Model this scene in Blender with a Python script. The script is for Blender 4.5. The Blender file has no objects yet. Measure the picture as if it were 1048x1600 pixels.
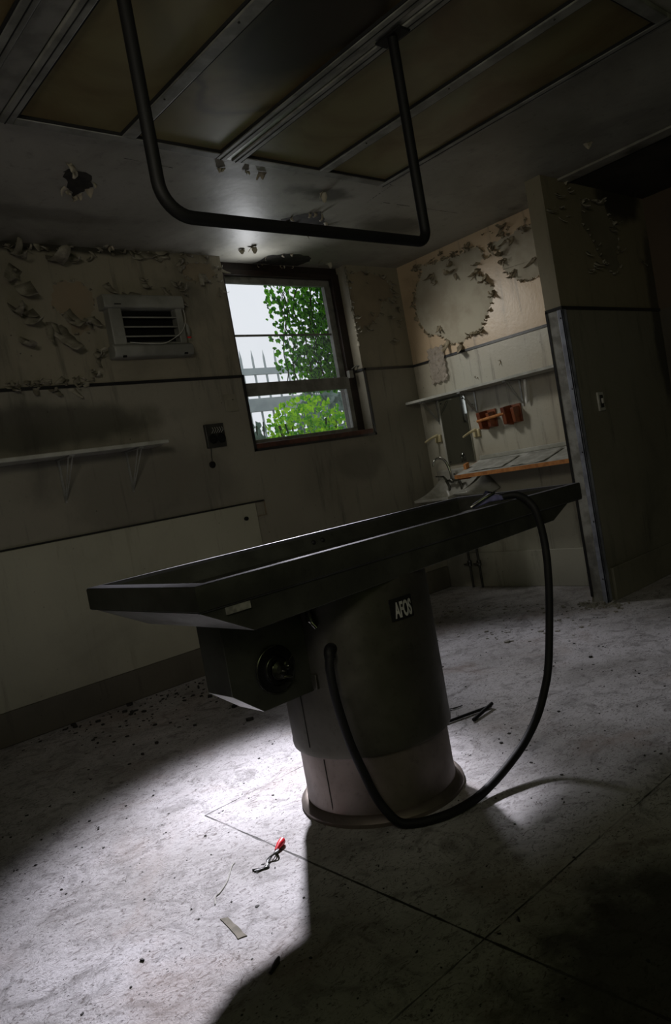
import bpy, math, random
from mathutils import Vector, Matrix
random.seed(7)
PI = math.pi
SC = bpy.context.scene
COL = SC.collection

# ---------------------------------------------------------------- camera
yaw, pitch, roll = 0.71277568, -0.05064501, -0.17753977
cy, sy, cp, sp = math.cos(yaw), math.sin(yaw), math.cos(pitch), math.sin(pitch)
F = Vector((sy*cp, cy*cp, sp)); R0 = Vector((cy, -sy, 0)); U0 = R0.cross(F)
R = R0*math.cos(roll) + U0*math.sin(roll); U = -R0*math.sin(roll) + U0*math.cos(roll)
cam = bpy.data.cameras.new('camera'); camo = bpy.data.objects.new('camera', cam); COL.objects.link(camo)
M = Matrix(((R.x, U.x, -F.x, 0), (R.y, U.y, -F.y, 0), (R.z, U.z, -F.z, 1.056), (0, 0, 0, 1)))
camo.matrix_world = M
cam.sensor_fit = 'VERTICAL'; cam.sensor_height = 36; cam.lens = 1171.8/1600*36; cam.clip_start = .02
SC.camera = camo

# ---------------------------------------------------------------- light, world, exposure
SC.view_settings.view_transform = 'Standard'; SC.view_settings.look = 'None'
SC.view_settings.exposure = 0; SC.view_settings.gamma = 1; SC.view_settings.use_curve_mapping = False
W = bpy.data.worlds.new('overcast_sky'); SC.world = W; W.use_nodes = True
bg = W.node_tree.nodes['Background']; bg.inputs['Color'].default_value = (.86, .88, .93, 1); bg.inputs['Strength'].default_value = 1.02

def spot(name, loc, to, power, col, angle, blend, radius):
    l = bpy.data.lights.new(name, 'SPOT'); l.energy = power; l.color = col
    l.spot_size = math.radians(angle); l.spot_blend = blend; l.shadow_soft_size = radius
    o = bpy.data.objects.new(name, l); COL.objects.link(o); o.location = loc
    o.rotation_euler = (Vector(to)-Vector(loc)).to_track_quat('-Z', 'Y').to_euler(); return o
def area(name, loc, to, power, col, sx, sy_, spread=180):
    l = bpy.data.lights.new(name, 'AREA'); l.shape = 'RECTANGLE'; l.size = sx; l.size_y = sy_
    l.energy = power; l.color = col; l.spread = math.radians(spread)
    o = bpy.data.objects.new(name, l); COL.objects.link(o); o.location = loc
    o.rotation_euler = (Vector(to)-Vector(loc)).to_track_quat('-Z', 'Y').to_euler(); return o
# daylight shaft entering at the clear upper left of the window
spot('window_daylight', (3.05, 4.02, 2.38), (1.17, 1.84, 0), 1450, (.93, .91, 1.0), 29.5, 1.0, .09)
spot('ceiling_bounce_fill', (3.12, 4.0, 2.30), (3.0, 3.72, 2.56), 6, (.95, .96, 1.0), 140, 1.0, .08)  # added upward spot standing in for daylight bounced onto the ceiling
area('rear_green_fill', (.6, -2.0, 2.0), (1.6, 1.0, 0), 4.6, (.80, .92, .40), 1.2, 1.2)  # added green fill, unseen, to lift the dark front of the floor
spot('window_daylight_wall', (3.30, 4.02, 2.32), (4.53, 3.05, 1.35), 34, (1.0, .97, .9), 80, 1.0, .14)
# the weaker share of that daylight reaching the floor and wall on the right
spot('window_daylight_right', (3.45, 4.0, 2.2), (2.65, 1.85, 0), 100, (.95, .94, 1.0), 56, 1.0, .15)
# added soft fill from behind the camera, an unseen source lifting the walls
spot('camera_side_fill', (-.55, .1, 2.05), (3.3, 3.4, 1.25), 72, (1.0, .93, .78), 76, 1.0, .3)

# ---------------------------------------------------------------- mesh helpers
class MB:
    def __init__(s): s.v = []; s.f = []
    def add(s, vs, fs):
        n = len(s.v); s.v += [tuple(v) for v in vs]; s.f += [tuple(i+n for i in f) for f in fs]; return s
    def box(s, x0, x1, y0, y1, z0, z1, T=None):
        vs = [(x, y, z) for x in (x0, x1) for y in (y0, y1) for z in (z0, z1)]
        if T: vs = [T(*v) for v in vs]
        return s.add(vs, [(0, 1, 3, 2), (4, 6, 7, 5), (0, 4, 5, 1), (2, 3, 7, 6), (0, 2, 6, 4), (1, 5, 7, 3)])
    def prism(s, poly, fn, d0, d1):
        n = len(poly)
        vs = [fn(a, b, d0) for a, b in poly] + [fn(a, b, d1) for a, b in poly]
        fs = [tuple(range(n))[::-1], tuple(range(n, 2*n))] + [(i, (i+1) % n, n+(i+1) % n, n+i) for i in range(n)]
        return s.add(vs, fs)
    def tube(s, pts, r, n=12, caps=True):
        pts = [Vector(p) for p in pts]; rs = r if isinstance(r, (list, tuple)) else [r]*len(pts)
        base = len(s.v); t = (pts[1]-pts[0]).normalized()
        a = t.orthogonal().normalized()
        for i, p in enumerate(pts):
            if i == 0: d = pts[1]-p
            elif i == len(pts)-1: d = p-pts[i-1]
            else: d = (pts[i+1]-p).normalized()+(p-pts[i-1]).normalized()
            d = d.normalized() if d.length > 1e-9 else t
            a = (a - d*a.dot(d)).normalized(); b = d.cross(a)
            for k in range(n):
                w = 2*PI*k/n; s.v.append(tuple(p+(a*math.cos(w)+b*math.sin(w))*rs[i]))
        for i in range(len(pts)-1):
            for k in range(n):
                s.f.append((base+i*n+k, base+i*n+(k+1) % n, base+(i+1)*n+(k+1) % n, base+(i+1)*n+k))
        if caps:
            s.f.append(tuple(base+k for k in range(n))[::-1]); s.f.append(tuple(base+(len(pts)-1)*n+k for k in range(n)))
        return s
    def lathe(s, prof, T, n=40):
        # prof: (radius, height); T maps local (x, y, z) to world
        base = len(s.v)
        for r, h in prof:
            for k in range(n):
                w = 2*PI*k/n; s.v.append(tuple(T(r*math.cos(w), r*math.sin(w), h)))
        for i in range(len(prof)-1):
            for k in range(n):
                s.f.append((base+i*n+k, base+i*n+(k+1) % n, base+(i+1)*n+(k+1) % n, base+(i+1)*n+k))
        s.f.append(tuple(base+k for k in range(n))[::-1]); s.f.append(tuple(base+(len(prof)-1)*n+k for k in range(n)))
        return s
    def ball(s, c, r, n=10, sc=(1, 1, 1)):
        pr = [(max(1e-4, r*math.sin(PI*i/n)), -r*math.cos(PI*i/n)) for i in range(n+1)]
        return s.lathe(pr, lambda x, y, z: (c[0]+x*sc[0], c[1]+y*sc[1], c[2]+z*sc[2]), 12)

OFF = {}
def obj(name, mb, mat, parent=None, bevel=0, solid=0, loc=None):
    me = bpy.data.meshes.new(name)
    off = OFF[parent.name] if parent else Vector(loc or (0, 0, 0))
    me.from_pydata([tuple(Vector(v)-off) for v in mb.v], [], mb.f); me.validate(); me.update()
    me.polygons.foreach_set('use_smooth', [True]*len(me.polygons))
    me.set_sharp_from_angle(angle=math.radians(38))
    import bmesh
    bm = bmesh.new(); bm.from_mesh(me); bmesh.ops.recalc_face_normals(bm, faces=bm.faces); bm.to_mesh(me); bm.free()
    o = bpy.data.objects.new(name, me); COL.objects.link(o); me.materials.append(mat)
    OFF[o.name] = off
    if parent: o.parent = parent
    else: o.location = off
    if solid:
        m = o.modifiers.new('thickness', 'SOLIDIFY'); m.thickness = solid; m.offset = 0
    if bevel:
        m = o.modifiers.new('bevel', 'BEVEL'); m.width = bevel; m.segments = 2; m.limit_method = 'ANGLE'; m.angle_limit = math.radians(40)
    return o
def tag(o, label, cat, group=None):
    o['label'] = label; o['category'] = cat
    if group: o['group'] = group
    return o
def thing(name, loc, label, cat, group=None):
    o = bpy.data.objects.new(name, None); COL.objects.link(o); o.location = loc; o.empty_display_size = .05
    OFF[o.name] = Vector(loc); return tag(o, label, cat, group)
def struct(name, mb, mat, **k):
    o = obj(name, mb, mat, **k); o['kind'] = 'structure'; return o
def copy_tree(o, parent=None, delta=None):
    c = o.copy(); COL.objects.link(c); OFF[c.name] = OFF[o.name] + (delta or Vector((0, 0, 0)))
    if parent: c.parent = parent
    else: c.location = o.location + delta
    for ch in list(o.children): copy_tree(ch, c, delta)
    return c
def B(*a): return MB().box(*a)
def smooth_path(pts, per=8):
    P = [Vector(p) for p in pts]; P = [P[0]*2-P[1]]+P+[P[-1]*2-P[-2]]; out = []
    for i in range(1, len(P)-2):
        for k in range(per):
            t = k/per; a, b, c, d = P[i-1:i+3]
            out.append(.5*((2*b)+(c-a)*t+(2*a-5*b+4*c-d)*t*t+(-a+3*b-3*c+d)*t**3))
    out.append(P[-2]); return out

# ---------------------------------------------------------------- materials
def multi(name, mbs, m, parent, **k):
    for q_ in mbs: obj(name, q_, m, parent, **k)
class N:
    def __init__(s, name):
        s.m = bpy.data.materials.new(name); s.m.use_nodes = True; s.t = s.m.node_tree
        s.b = s.t.nodes['Principled BSDF']; s.out = s.t.nodes['Material Output']
        s.tc = s.t.nodes.new('ShaderNodeTexCoord').outputs['Object']
    def L(s, a, b): s.t.links.new(a, b)
    def node(s, typ, **kw):
        n = s.t.nodes.new(typ)
        for k, v in kw.items():
            if k.startswith('_'): n.inputs[k[1:]].default_value = v
            else: setattr(n, k, v)
        return n
    def scale(s, v):
        m = s.node('ShaderNodeMapping'); m.inputs['Scale'].default_value = v; s.L(s.tc, m.inputs['Vector']); return m.outputs[0]
    def noise(s, sc, detail=4, rough=.55, dist=0, vec=None):
        n = s.node('ShaderNodeTexNoise'); n.inputs['Scale'].default_value = sc; n.inputs['Detail'].default_value = detail
        n.inputs['Roughness'].default_value = rough; n.inputs['Distortion'].default_value = dist
        s.L(vec or s.tc, n.inputs['Vector']); return n.outputs['Fac']
    def vor(s, sc, vec=None, feature='F1'):
        n = s.node('ShaderNodeTexVoronoi'); n.feature = feature; n.inputs['Scale'].default_value = sc; s.L(vec or s.tc, n.inputs['Vector']); return n.outputs
    def math(s, op, a, b=0., c=0., clamp=False):
        n = s.node('ShaderNodeMath'); n.operation = op; n.use_clamp = clamp
        for i, x in enumerate((a, b, c)):
            if isinstance(x, (int, float)): n.inputs[i].default_value = x
            else: s.L(x, n.inputs[i])
        return n.outputs[0]
    def ramp(s, f, lo, hi, a=0., b=1.):
        n = s.node('ShaderNodeMapRange'); n.clamp = True; n.interpolation_type = 'SMOOTHSTEP'
        for k, x in zip(('From Min', 'From Max', 'To Min', 'To Max'), (lo, hi, a, b)): n.inputs[k].default_value = x
        s.L(f, n.inputs['Value']); return n.outputs[0]
    def mix(s, f, a, b):
        n = s.node('ShaderNodeMix'); n.data_type = 'RGBA'
        for sock, x in ((n.inputs[0], f), (n.inputs[6], a), (n.inputs[7], b)):
            if isinstance(x, (int, float)): sock.default_value = x
            elif isinstance(x, tuple): sock.default_value = (*x, 1) if len(x) == 3 else x
            else: s.L(x, sock)
        return n.outputs[2]
    def xyz(s):
        n = s.node('ShaderNodeSeparateXYZ'); s.L(s.tc, n.inputs[0]); return n.outputs
    def bump(s, h, st=.3, d=.01):
        n = s.node('ShaderNodeBump'); n.inputs['Strength'].default_value = st; n.inputs['Distance'].default_value = d
        s.L(h, n.inputs['Height']); s.L(n.outputs[0], s.b.inputs['Normal'])
    def col(s, c): s.L(c, s.b.inputs['Base Color']); return s
    def set(s, **k):
        for a, v in k.items():
            s.b.inputs[a.replace('_', ' ')].default_value = v
        return s
def mat(name, c1, c2=None, sc=6, rough=.6, metal=0., bump=.15, bsc=60, lo=.35, hi=.65, **kw):
    n = N(name); c2 = c2 or tuple(x*.6 for x in c1)
    f = n.ramp(n.noise(sc, 5), lo, hi); n.col(n.mix(f, c1, c2)); n.set(Roughness=rough, Metallic=metal, **kw)
    if bump: n.bump(n.noise(bsc, 3), bump, .003)
    return n.m
def grime(n, c, dark=(.035, .033, .028), amt=.8):
    """smears, drips and specks of dirt over a painted surface"""
    drip = n.ramp(n.noise(2.2, 6, .65, .3, n.scale((7, 7, .7))), .54, .78, 0, .75*amt)
    blot = n.ramp(n.noise(1.3, 6, .6, .6), .48, .78, 0, .7*amt)
    fine = n.ramp(n.noise(38, 4, .7), .55, .8, 0, .3*amt)
    v = n.vor(17); sp_ = n.math('MULTIPLY', n.ramp(v['Distance'], .05, .1, 1, 0), n.ramp(n.noise(5, 2), .52, .6))
    c = n.mix(fine, c, dark); c = n.mix(blot, c, dark); c = n.mix(drip, c, dark); c = n.mix(n.math('MULTIPLY', sp_, .8*amt), c, (.02, .018, .015))
    return c
def wall_mat(name, up, low, amt=.8, split=1.78, rough=.55, dark_patches=()):
    n = N(name); z = n.xyz()[2]
    f = n.math('GREATER_THAN', z, split)
    c = n.mix(f, low, up)
    c = n.mix(n.ramp(n.noise(.9, 3), .35, .7, 0, .45), c, tuple(x*.62 for x in up))
    c = grime(n, c, amt=amt)
    for (cx, cyy, cz, sx, syy, sz, st) in dark_patches:      # dark patches with a shape of their own
        m = n.node('ShaderNodeMapping'); m.vector_type = 'TEXTURE'
        m.inputs['Location'].default_value = (cx, cyy, cz); m.inputs['Scale'].default_value = (sx, syy, sz); n.L(n.tc, m.inputs[0])
        ln = n.node('ShaderNodeVectorMath'); ln.operation = 'LENGTH'; n.L(m.outputs[0], ln.inputs[0])
        d = n.math('ADD', ln.outputs['Value'], n.math('MULTIPLY', n.math('SUBTRACT', n.noise(4, 6), .5), 1.1))
        c = n.mix(n.ramp(d, .55, 1.05, st, 0), c, (.014, .013, .01))
    n.col(c); n.set(Roughness=rough)
    n.bump(n.math('ADD', n.noise(9, 5), n.math('MULTIPLY', n.noise(60, 4), .35)), .35, .006)
    return n.m

M_w1 = wall_mat('painted_plaster_window_wall', (.26, .235, .175), (.25, .235, .19), .8,
                dark_patches=[(1.5, 4, 1.57, .85, .5, .15, .6), (2.1, 4, 1.15, .7, .5, .35, .3), (1.6, 4, 2.56, 1.1, .5, .05, .9), (3.75, 4, 1.1, .3, .5, .15, .3)])  # first patch paints shade and dirt above the shelf into the wall
M_w2 = wall_mat('painted_plaster_sink_wall', (.56, .42, .27), (.42, .415, .35), .72, rough=.38, dark_patches=[(4.53, 3.95, .25, .5, .4, .35, .6)])
M_part = wall_mat('painted_partition', (.24, .21, .14), (.22, .21, .165), .6, dark_patches=[(5.0, 2.4, 2.5, .35, .4, .16, .85), (5.3, 2.4, 1.7, .12, .4, .9, .7)])
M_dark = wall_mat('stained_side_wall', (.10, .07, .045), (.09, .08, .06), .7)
M_plas = mat('bare_plaster', (.41, .375, .29), (.31, .27, .2), 5, .8)
M_plasd = mat('bare_plaster_old', (.24, .2, .135), (.18, .145, .1), 3, .8)
M_flake = mat('peeled_paint_sink_wall', (.33, .28, .19), (.16, .13, .085), 20, .7, bump=.3)
M_flaked = mat('peeled_paint_window_wall', (.30, .28, .22), (.15, .135, .1), 15, .7, bump=.3)
M_band = mat('black_tile_trim', (.012, .012, .013), (.02, .02, .02), 10, .35)
M_board = wall_mat('whitewashed_board', (.37, .36, .28), (.37, .36, .28), .45, rough=.5)
M_base = wall_mat('grimy_baseboard', (.12, .11, .085), (.12, .11, .085), 1.0)
M_alu = mat('aluminium_strip', (.42, .42, .4), (.3, .3, .28), 12, .4, .6)
M_frame = mat('painted_light_frame', (.30, .30, .27), (.17, .17, .15), 9, .5, .1)
M_groove = mat('black_joint_rubber', (.01, .01, .01), None, 5, .8)  # plain black for joints, grooves and cracks
M_black = mat('black_enamel', (.005, .005, .005), (.007, .007, .007), 8, .6, **{'Specular_IOR_Level': .25})
M_rubber = mat('black_rubber', (.007, .007, .008), (.010, .010, .010), 20, .65, **{'Specular_IOR_Level': .25})
M_chrome = mat('chrome', (.55, .56, .55), (.4, .4, .38), 20, .16, 1., .05)
M_chromed = mat('tarnished_chrome', (.24, .24, .22), (.12, .12, .11), 25, .25, 1., .1)
M_white = mat('white_enamel', (.5, .5, .46), (.38, .37, .33), 8, .4)
M_shelf = mat('grey_white_shelf', (.40, .40, .36), (.27, .27, .23), 7, .5)
M_cream = mat('cream_plastic', (.62, .55, .34), (.42, .36, .2), 12, .4)
M_red = mat('red_plastic', (.75, .015, .03), (.6, .01, .02), 20, .35)
M_wood = mat('varnished_brown_wood', (.23, .065, .02), (.12, .03, .012), 14, .45)
M_orange = mat('orange_chipboard_edge', (.50, .21, .06), (.33, .12, .03), 30, .7)
M_redwood = mat('red_brown_window_paint', (.022, .012, .009), (.012, .008, .006), 14, .5)
M_sill = mat('red_brown_sill_paint', (.11, .04, .025), (.05, .02, .014), 14, .45)
M_greyfr = mat('grey_window_paint', (.2, .2, .18), (.12, .12, .105), 14, .5)
M_sock = mat('dark_socket_plastic', (.035, .035, .03), (.02, .02, .018), 12, .4)
M_ac = mat('aged_appliance_plastic', (.24, .24, .215), (.15, .15, .13), 5, .5)
M_ceramic = mat('dirty_ceramic', (.40, .395, .36), (.25, .24, .2), 7, .25)
M_purple = mat('purple_grey_plastic', (.16, .155, .33), (.09, .09, .18), 40, .35)
M_paper = mat('crumpled_paper', (.46, .46, .43), (.3, .3, .27), 12, .85)
M_tape = mat('brown_card', (.16, .14, .1), (.09, .08, .05), 30, .8)
M_plate = mat('painted_cover_plate', (.23, .215, .165), (.17, .16, .12), 8, .5)
M_debris = mat('black_debris', (.012, .011, .01), (.03, .025, .02), 60, .8)
M_debrisl = mat('pale_plaster_crumbs', (.34, .33, .3), (.2, .18, .15), 60, .85)

def steel(name, c, rough, amt=.5):
    n = N(name)
    f = n.ramp(n.noise(3, 6, .6, .4), .4, .7, 0, amt)
    c2 = n.mix(f, c, tuple(x*.35 for x in c))
    c2 = n.mix(n.ramp(n.noise(45, 4, .7), .5, .75, 0, .35), c2, tuple(x*.4 for x in c))
    n.col(c2); n.set(Metallic=.85); n.L(n.ramp(n.noise(6, 5), .3, .7, rough, rough+.22), n.b.inputs['Roughness'])
    n.bump(n.noise(5, 3), .12, .01); return n.m
M_steel = steel('brushed_stainless_steel', (.15, .155, .13), .3)
M_rim = steel('worn_steel_rim', (.11, .11, .125), .55, .6)
M_steelc = steel('dull_column_steel', (.115, .11, .09), .38)
M_steelb = steel('base_column_steel', (.23, .195, .17), .45)

# floor
n = N('dusty_concrete_floor'); X, Y, Z = n.xyz()
c = n.mix(n.ramp(n.noise(1.6, 6, .6, .5), .35, .7), (.56, .54, .56), (.33, .315, .31))
c = n.mix(n.ramp(n.noise(7, 8, .68, 1.6), .46, .70, 0, .75), c, (.15, .14, .135))
c = n.mix(n.ramp(n.noise(26, 6, .72, 2.5, n.scale((1, 1.8, 1))), .52, .64, 0, .85), c, (.11, .09, .085))
c = n.mix(n.math('MULTIPLY', n.ramp(n.noise(75, 4, .7, 1.5, n.scale((1.6, 1, 1))), .58, .66), n.ramp(n.noise(4, 4), .4, .6, .15, .8)), c, (.07, .06, .055))
c = n.mix(n.math('MULTIPLY', n.ramp(n.noise(2.1, 4, .6, .6), .5, .72), .35), c, (.26, .17, .12))
v = n.vor(55, n.scale((1, 1.7, 1))); msk = n.math('MULTIPLY', n.ramp(v['Distance'], .10, .2, 1, 0), n.ramp(n.noise(9, 3), .5, .56))
c = n.mix(msk, c, (.03, .027, .025))
def seam(a, o, step, w):
    d = n.math('MULTIPLY', n.math('ABSOLUTE', n.math('SUBTRACT', n.math('FRACT', n.math('ADD', n.math('DIVIDE', n.math('SUBTRACT', a, o), step), 10.5)), .5)), step)
    d = n.math('ADD', d, n.math('MULTIPLY', n.math('SUBTRACT', n.noise(14, 4), .5), .010))
    return n.ramp(d, w*.4, w, 1, 0)
lt = lambda a, b_: n.math('LESS_THAN', a, b_)
sx1 = n.math('MULTIPLY', seam(X, 1.155, 9., .0045), lt(Y, 2.275))
sy1 = n.math('MULTIPLY', seam(Y, 2.275, 9., .003), n.math('MULTIPLY', n.math('GREATER_THAN', X, 1.155), lt(X, 1.75)))
sm = n.math('MAXIMUM', n.math('MAXIMUM', sx1, sy1), seam(Y, 1.098, 9., .0035))
sm = n.math('MULTIPLY', sm, n.ramp(n.noise(3.1, 3), .35, .55, .25, 1))
c = n.mix(sm, c, (.03, .028, .024))
# black grime spill near the front right
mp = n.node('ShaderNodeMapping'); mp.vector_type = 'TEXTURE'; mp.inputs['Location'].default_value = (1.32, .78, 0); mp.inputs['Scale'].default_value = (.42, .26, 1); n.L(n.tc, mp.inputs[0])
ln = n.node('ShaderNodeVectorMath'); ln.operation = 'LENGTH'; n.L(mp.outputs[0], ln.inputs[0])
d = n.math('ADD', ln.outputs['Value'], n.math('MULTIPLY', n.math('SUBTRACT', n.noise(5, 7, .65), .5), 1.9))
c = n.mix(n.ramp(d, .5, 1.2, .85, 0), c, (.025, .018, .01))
n.col(c); n.set(Roughness=.75)
n.bump(n.math('ADD', n.noise(11, 8, .7, 1.2), n.math('ADD', n.math('MULTIPLY', n.noise(70, 5, .7), .5), n.math('MULTIPLY', sm, -.8))), .55, .012)
M_floor = n.m
# ceiling
n = N('water_stained_ceiling_paint')
c = n.mix(n.ramp(n.noise(1.1, 6, .6, .5), .35, .7), (.36, .35, .30), (.21, .20, .165))
c = grime(n, c, amt=.55)
for (sx_, sy2, rx, ry, st) in ((3.72, 3.25, .32, .16, .6), (2.9, 2.98, .28, .1, .75), (3.05, 3.35, .3, .13, .5), (5.0, 1.9, .75, 1.4, .92), (2.25, 2.93, .3, .07, .5), (1.5, 3.6, .8, .1, .4)):
    mp = n.node('ShaderNodeMapping'); mp.vector_type = 'TEXTURE'; mp.inputs['Location'].default_value = (sx_, sy2, 2.56); mp.inputs['Scale'].default_value = (rx, ry, 1); n.L(n.tc, mp.inputs[0])
    ln = n.node('ShaderNodeVectorMath'); ln.operation = 'LENGTH'; n.L(mp.outputs[0], ln.inputs[0])
    d = n.math('ADD', ln.outputs['Value'], n.math('MULTIPLY', n.math('SUBTRACT', n.noise(6, 6), .5), 1.5))
    c = n.mix(n.ramp(d, .4, 1.1, st, 0), c, (.03, .027, .022))
n.col(c); n.set(Roughness=.5); n.bump(n.noise(7, 5), .3, .01); M_ceil = n.m
# light-box diffuser: old yellowed sheet with brown tide marks
def diffuser(name, burn):
    n = N(name)
    c = n.mix(n.ramp(n.noise(1.9, 5, .6, .8), .35, .7), (.21, .18, .085), (.13, .085, .032))
    c = n.mix(n.ramp(n.noise(2.6, 5, .6, .5), .5, .75, 0, .7), c, (.17, .195, .10))
    if burn:
        mp = n.node('ShaderNodeMapping'); mp.vector_type = 'TEXTURE'; mp.inputs['Location'].default_value = burn; mp.inputs['Scale'].default_value = (.27, .56, 1); n.L(n.tc, mp.inputs[0])
        ln = n.node('ShaderNodeVectorMath'); ln.operation = 'LENGTH'; n.L(mp.outputs[0], ln.inputs[0])
        d = n.math('ADD', ln.outputs['Value'], n.math('MULTIPLY', n.math('SUBTRACT', n.noise(2.2, 4), .5), .7))
        ring = n.math('MULTIPLY', n.ramp(d, 1.0, 1.1, 0, 1), n.ramp(d, 1.1, 1.2, 1, 0))
        c = n.mix(n.math('MULTIPLY', ring, .7), c, (.045, .02, .006)); c = n.mix(n.ramp(d, .62, .98, .97, 0), c, (.012, .006, .002))
    n.col(c); n.set(Roughness=.42); n.bump(n.noise(3, 3), .1, .01); return n.m
M_diff = diffuser('yellowed_diffuser', None); M_burn = diffuser('scorched_diffuser', (1.86-1.17, 1.80-2.0, 0))
# window pane: dirty clear glass, lightly hazed
def pane_mat(name, haze):
    n = N(name); n.t.nodes.remove(n.b)
    tr = n.node('ShaderNodeBsdfTransparent'); tr.inputs[0].default_value = (.97, .98, .98, 1)
    tl = n.node('ShaderNodeBsdfTranslucent'); tl.inputs[0].default_value = (.8, .82, .84, 1)
    gl = n.node('ShaderNodeBsdfGlossy'); gl.inputs['Roughness'].default_value = .08
    m1 = n.node('ShaderNodeMixShader'); m2 = n.node('ShaderNodeMixShader')
    n.L(n.ramp(n.noise(3, 5, .6), .3, .75, haze*.6, haze*1.4), m1.inputs[0]); n.L(tr.outputs[0], m1.inputs[1]); n.L(tl.outputs[0], m1.inputs[2])
    m2.inputs[0].default_value = .03; n.L(m1.outputs[0], m2.inputs[1]); n.L(gl.outputs[0], m2.inputs[2]); n.L(m2.outputs[0], n.out.inputs[0]); return n.m
M_pane = pane_mat('dirty_window_glass', .012)
M_pane2 = pane_mat('misted_window_glass', .03)
def leaf_mat(name, c1, c2, tl=.55, sc=9):
    n = N(name); f = n.ramp(n.noise(sc*1.8, 3), .4, .6); c = n.mix(f, c1, c2); n.col(c); n.set(Roughness=.6); n.b.inputs['Specular IOR Level'].default_value = 0
    t = n.node('ShaderNodeBsdfTranslucent'); n.L(c, t.inputs[0]); m = n.node('ShaderNodeMixShader'); m.inputs[0].default_value = tl
    n.L(n.b.outputs[0], m.inputs[1]); n.L(t.outputs[0], m.inputs[2]); n.L(m.outputs[0], n.out.inputs[0]); return n.m
M_leaf = leaf_mat('ivy_leaf', (.12, .44, .012), (.012, .085, .006), .65, 14)
M_leafb = leaf_mat('bright_shrub_leaf', (.50, .85, .02), (.10, .40, .012), .7)
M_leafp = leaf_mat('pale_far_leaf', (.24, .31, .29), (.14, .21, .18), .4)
M_stem = mat('green_brown_stem', (.03, .045, .012), **{'Specular_IOR_Level': 0.})
M_fence = mat('pale_blue_railing', (.42, .47, .48), (.33, .38, .39), 6, .7)
n = N('mirror_silvering'); n.col(n.mix(n.ramp(n.noise(4, 6, .7), .45, .8, 0, .5), (.5, .52, .48), (.2, .2, .17))); n.set(Metallic=1., Roughness=.06); M_mirror = n.m
n = N('clear_plastic_film'); n.col(n.mix(n.ramp(n.vor(9)['Distance'], .0, .16, .9, 0), (.50, .44, .37), (.2, .09, .04))); n.set(Roughness=.15, Alpha=.6); n.bump(n.noise(25, 5, .6, 2), .9, .02); M_film = n.m
n = N('outdoor_ground'); n.col(n.mix(n.noise(3), (.2, .22, .15), (.12, .13, .09))); n.set(Roughness=.9); M_ground = n.m

# ---------------------------------------------------------------- the room
H = 2.56
struct('floor', B(-1.7, 5.6, -2.4, 4.0, -.1, 0), M_floor)
struct('ceiling', B(-1.7, 5.6, -2.4, 4.3, H, H+.1), M_ceil)
w = MB(); w.box(-1.7, 2.87, 4.0, 4.28, 0, H); w.box(3.968, 4.53, 4.0, 4.28, 0, H); w.box(2.87, 3.968, 4.0, 4.28, 0, 1.298)
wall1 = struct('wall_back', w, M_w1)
wall2 = struct('wall_right', B(4.53, 4.75, 2.48, 4.28, 0, H), M_w2)
wallp = struct('wall_partition', B(4.065, 5.45, 2.38, 2.485, 0, H), M_part)
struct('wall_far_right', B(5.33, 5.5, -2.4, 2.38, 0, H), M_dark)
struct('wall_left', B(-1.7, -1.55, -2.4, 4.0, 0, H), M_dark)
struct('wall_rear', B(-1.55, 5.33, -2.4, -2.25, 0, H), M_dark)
# broken plaster over the window head
lip = MB(); lip.box(2.87, 3.968, 4.10, 4.28, 2.515, H)
struct('trim_1', lip, M_redwood)
# baseboards
struct('baseboard_back', B(-1.55, 4.51, 3.982, 4.0, 0, .172), M_base, bevel=.006)
struct('baseboard_right', B(4.512, 4.53, 2.5, 3.98, 0, .266), M_w2, bevel=.004)
struct('baseboard_partition', B(4.14, 5.33, 2.36, 2.38, 0, .2), M_part, bevel=.004)
# black tile line round the walls, window and partition
b = MB(); t = .014; e = .008
b.box(-1.55, 2.884, 4-e, 4, 1.772, 1.79); b.box(2.866, 2.884, 4-e, 4, 1.288, 1.79); b.box(2.866, 3.992, 4-e, 4, 1.288, 1.304)
b.box(3.974, 3.994, 4-e, 4, 1.288, 1.79); b.box(3.975, 4.53-e, 4-e, 4, 1.772, 1.79); b.box(3.96, 3.968, 3.998, 4.11, 1.772, 1.79)
struct('trim_2', b, M_band)
struct('trim_3', B(4.53-e, 4.53, 2.485, 4.0-e, 1.772, 1.79), M_band)
b = MB(); b.box(4.065-e, 4.065, 2.372, 2.485, 1.772, 1.79); b.box(4.065, 5.33, 2.38-e, 2.38, 1.77, 1.79); b.box(4.065-e, 4.065, 2.47, 2.486, .04, 1.78)
struct('trim_4', b, M_band)
struct('trim_5', B(4.06, 4.065, 2.38, 2.47, 0, 1.77), mat('mottled_grey_plaster', (.30, .30, .28), (.16, .155, .14), 14, .7), bevel=.001)
# lower board along the window wall
b = MB(); b.box(-1.55, 2.78, 3.975, 4.0, .172, .962); struct('trim_6', b, M_board, bevel=.004)
struct('trim_7', B(-1.55, 2.86, 3.986, 4.0, .962, .972), M_groove)
b = MB()
for z0, z1, x0, x1 in ((.87, .876, 2.79, 2.866), (.959, .965, 2.79, 2.866)): b.box(x0, x1, 3.99, 4, z0, z1)
b.box(2.86, 2.866, 3.99, 4, .87, .965)
struct('trim_8', b, M_plasd)
# ceiling batten above the partition
struct('trim_9', B(4.25, 4.36, -2.25, 2.38, 2.545, H), M_ceil, bevel=.004)
b = MB(); b.box(4.40, 5.33, -2.25, 2.38, 2.552, H); struct('trim_10', b, mat('mouldy_ceiling_board', (.05, .045, .035), (.02, .018, .014), 4, .7), bevel=.002)
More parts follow.
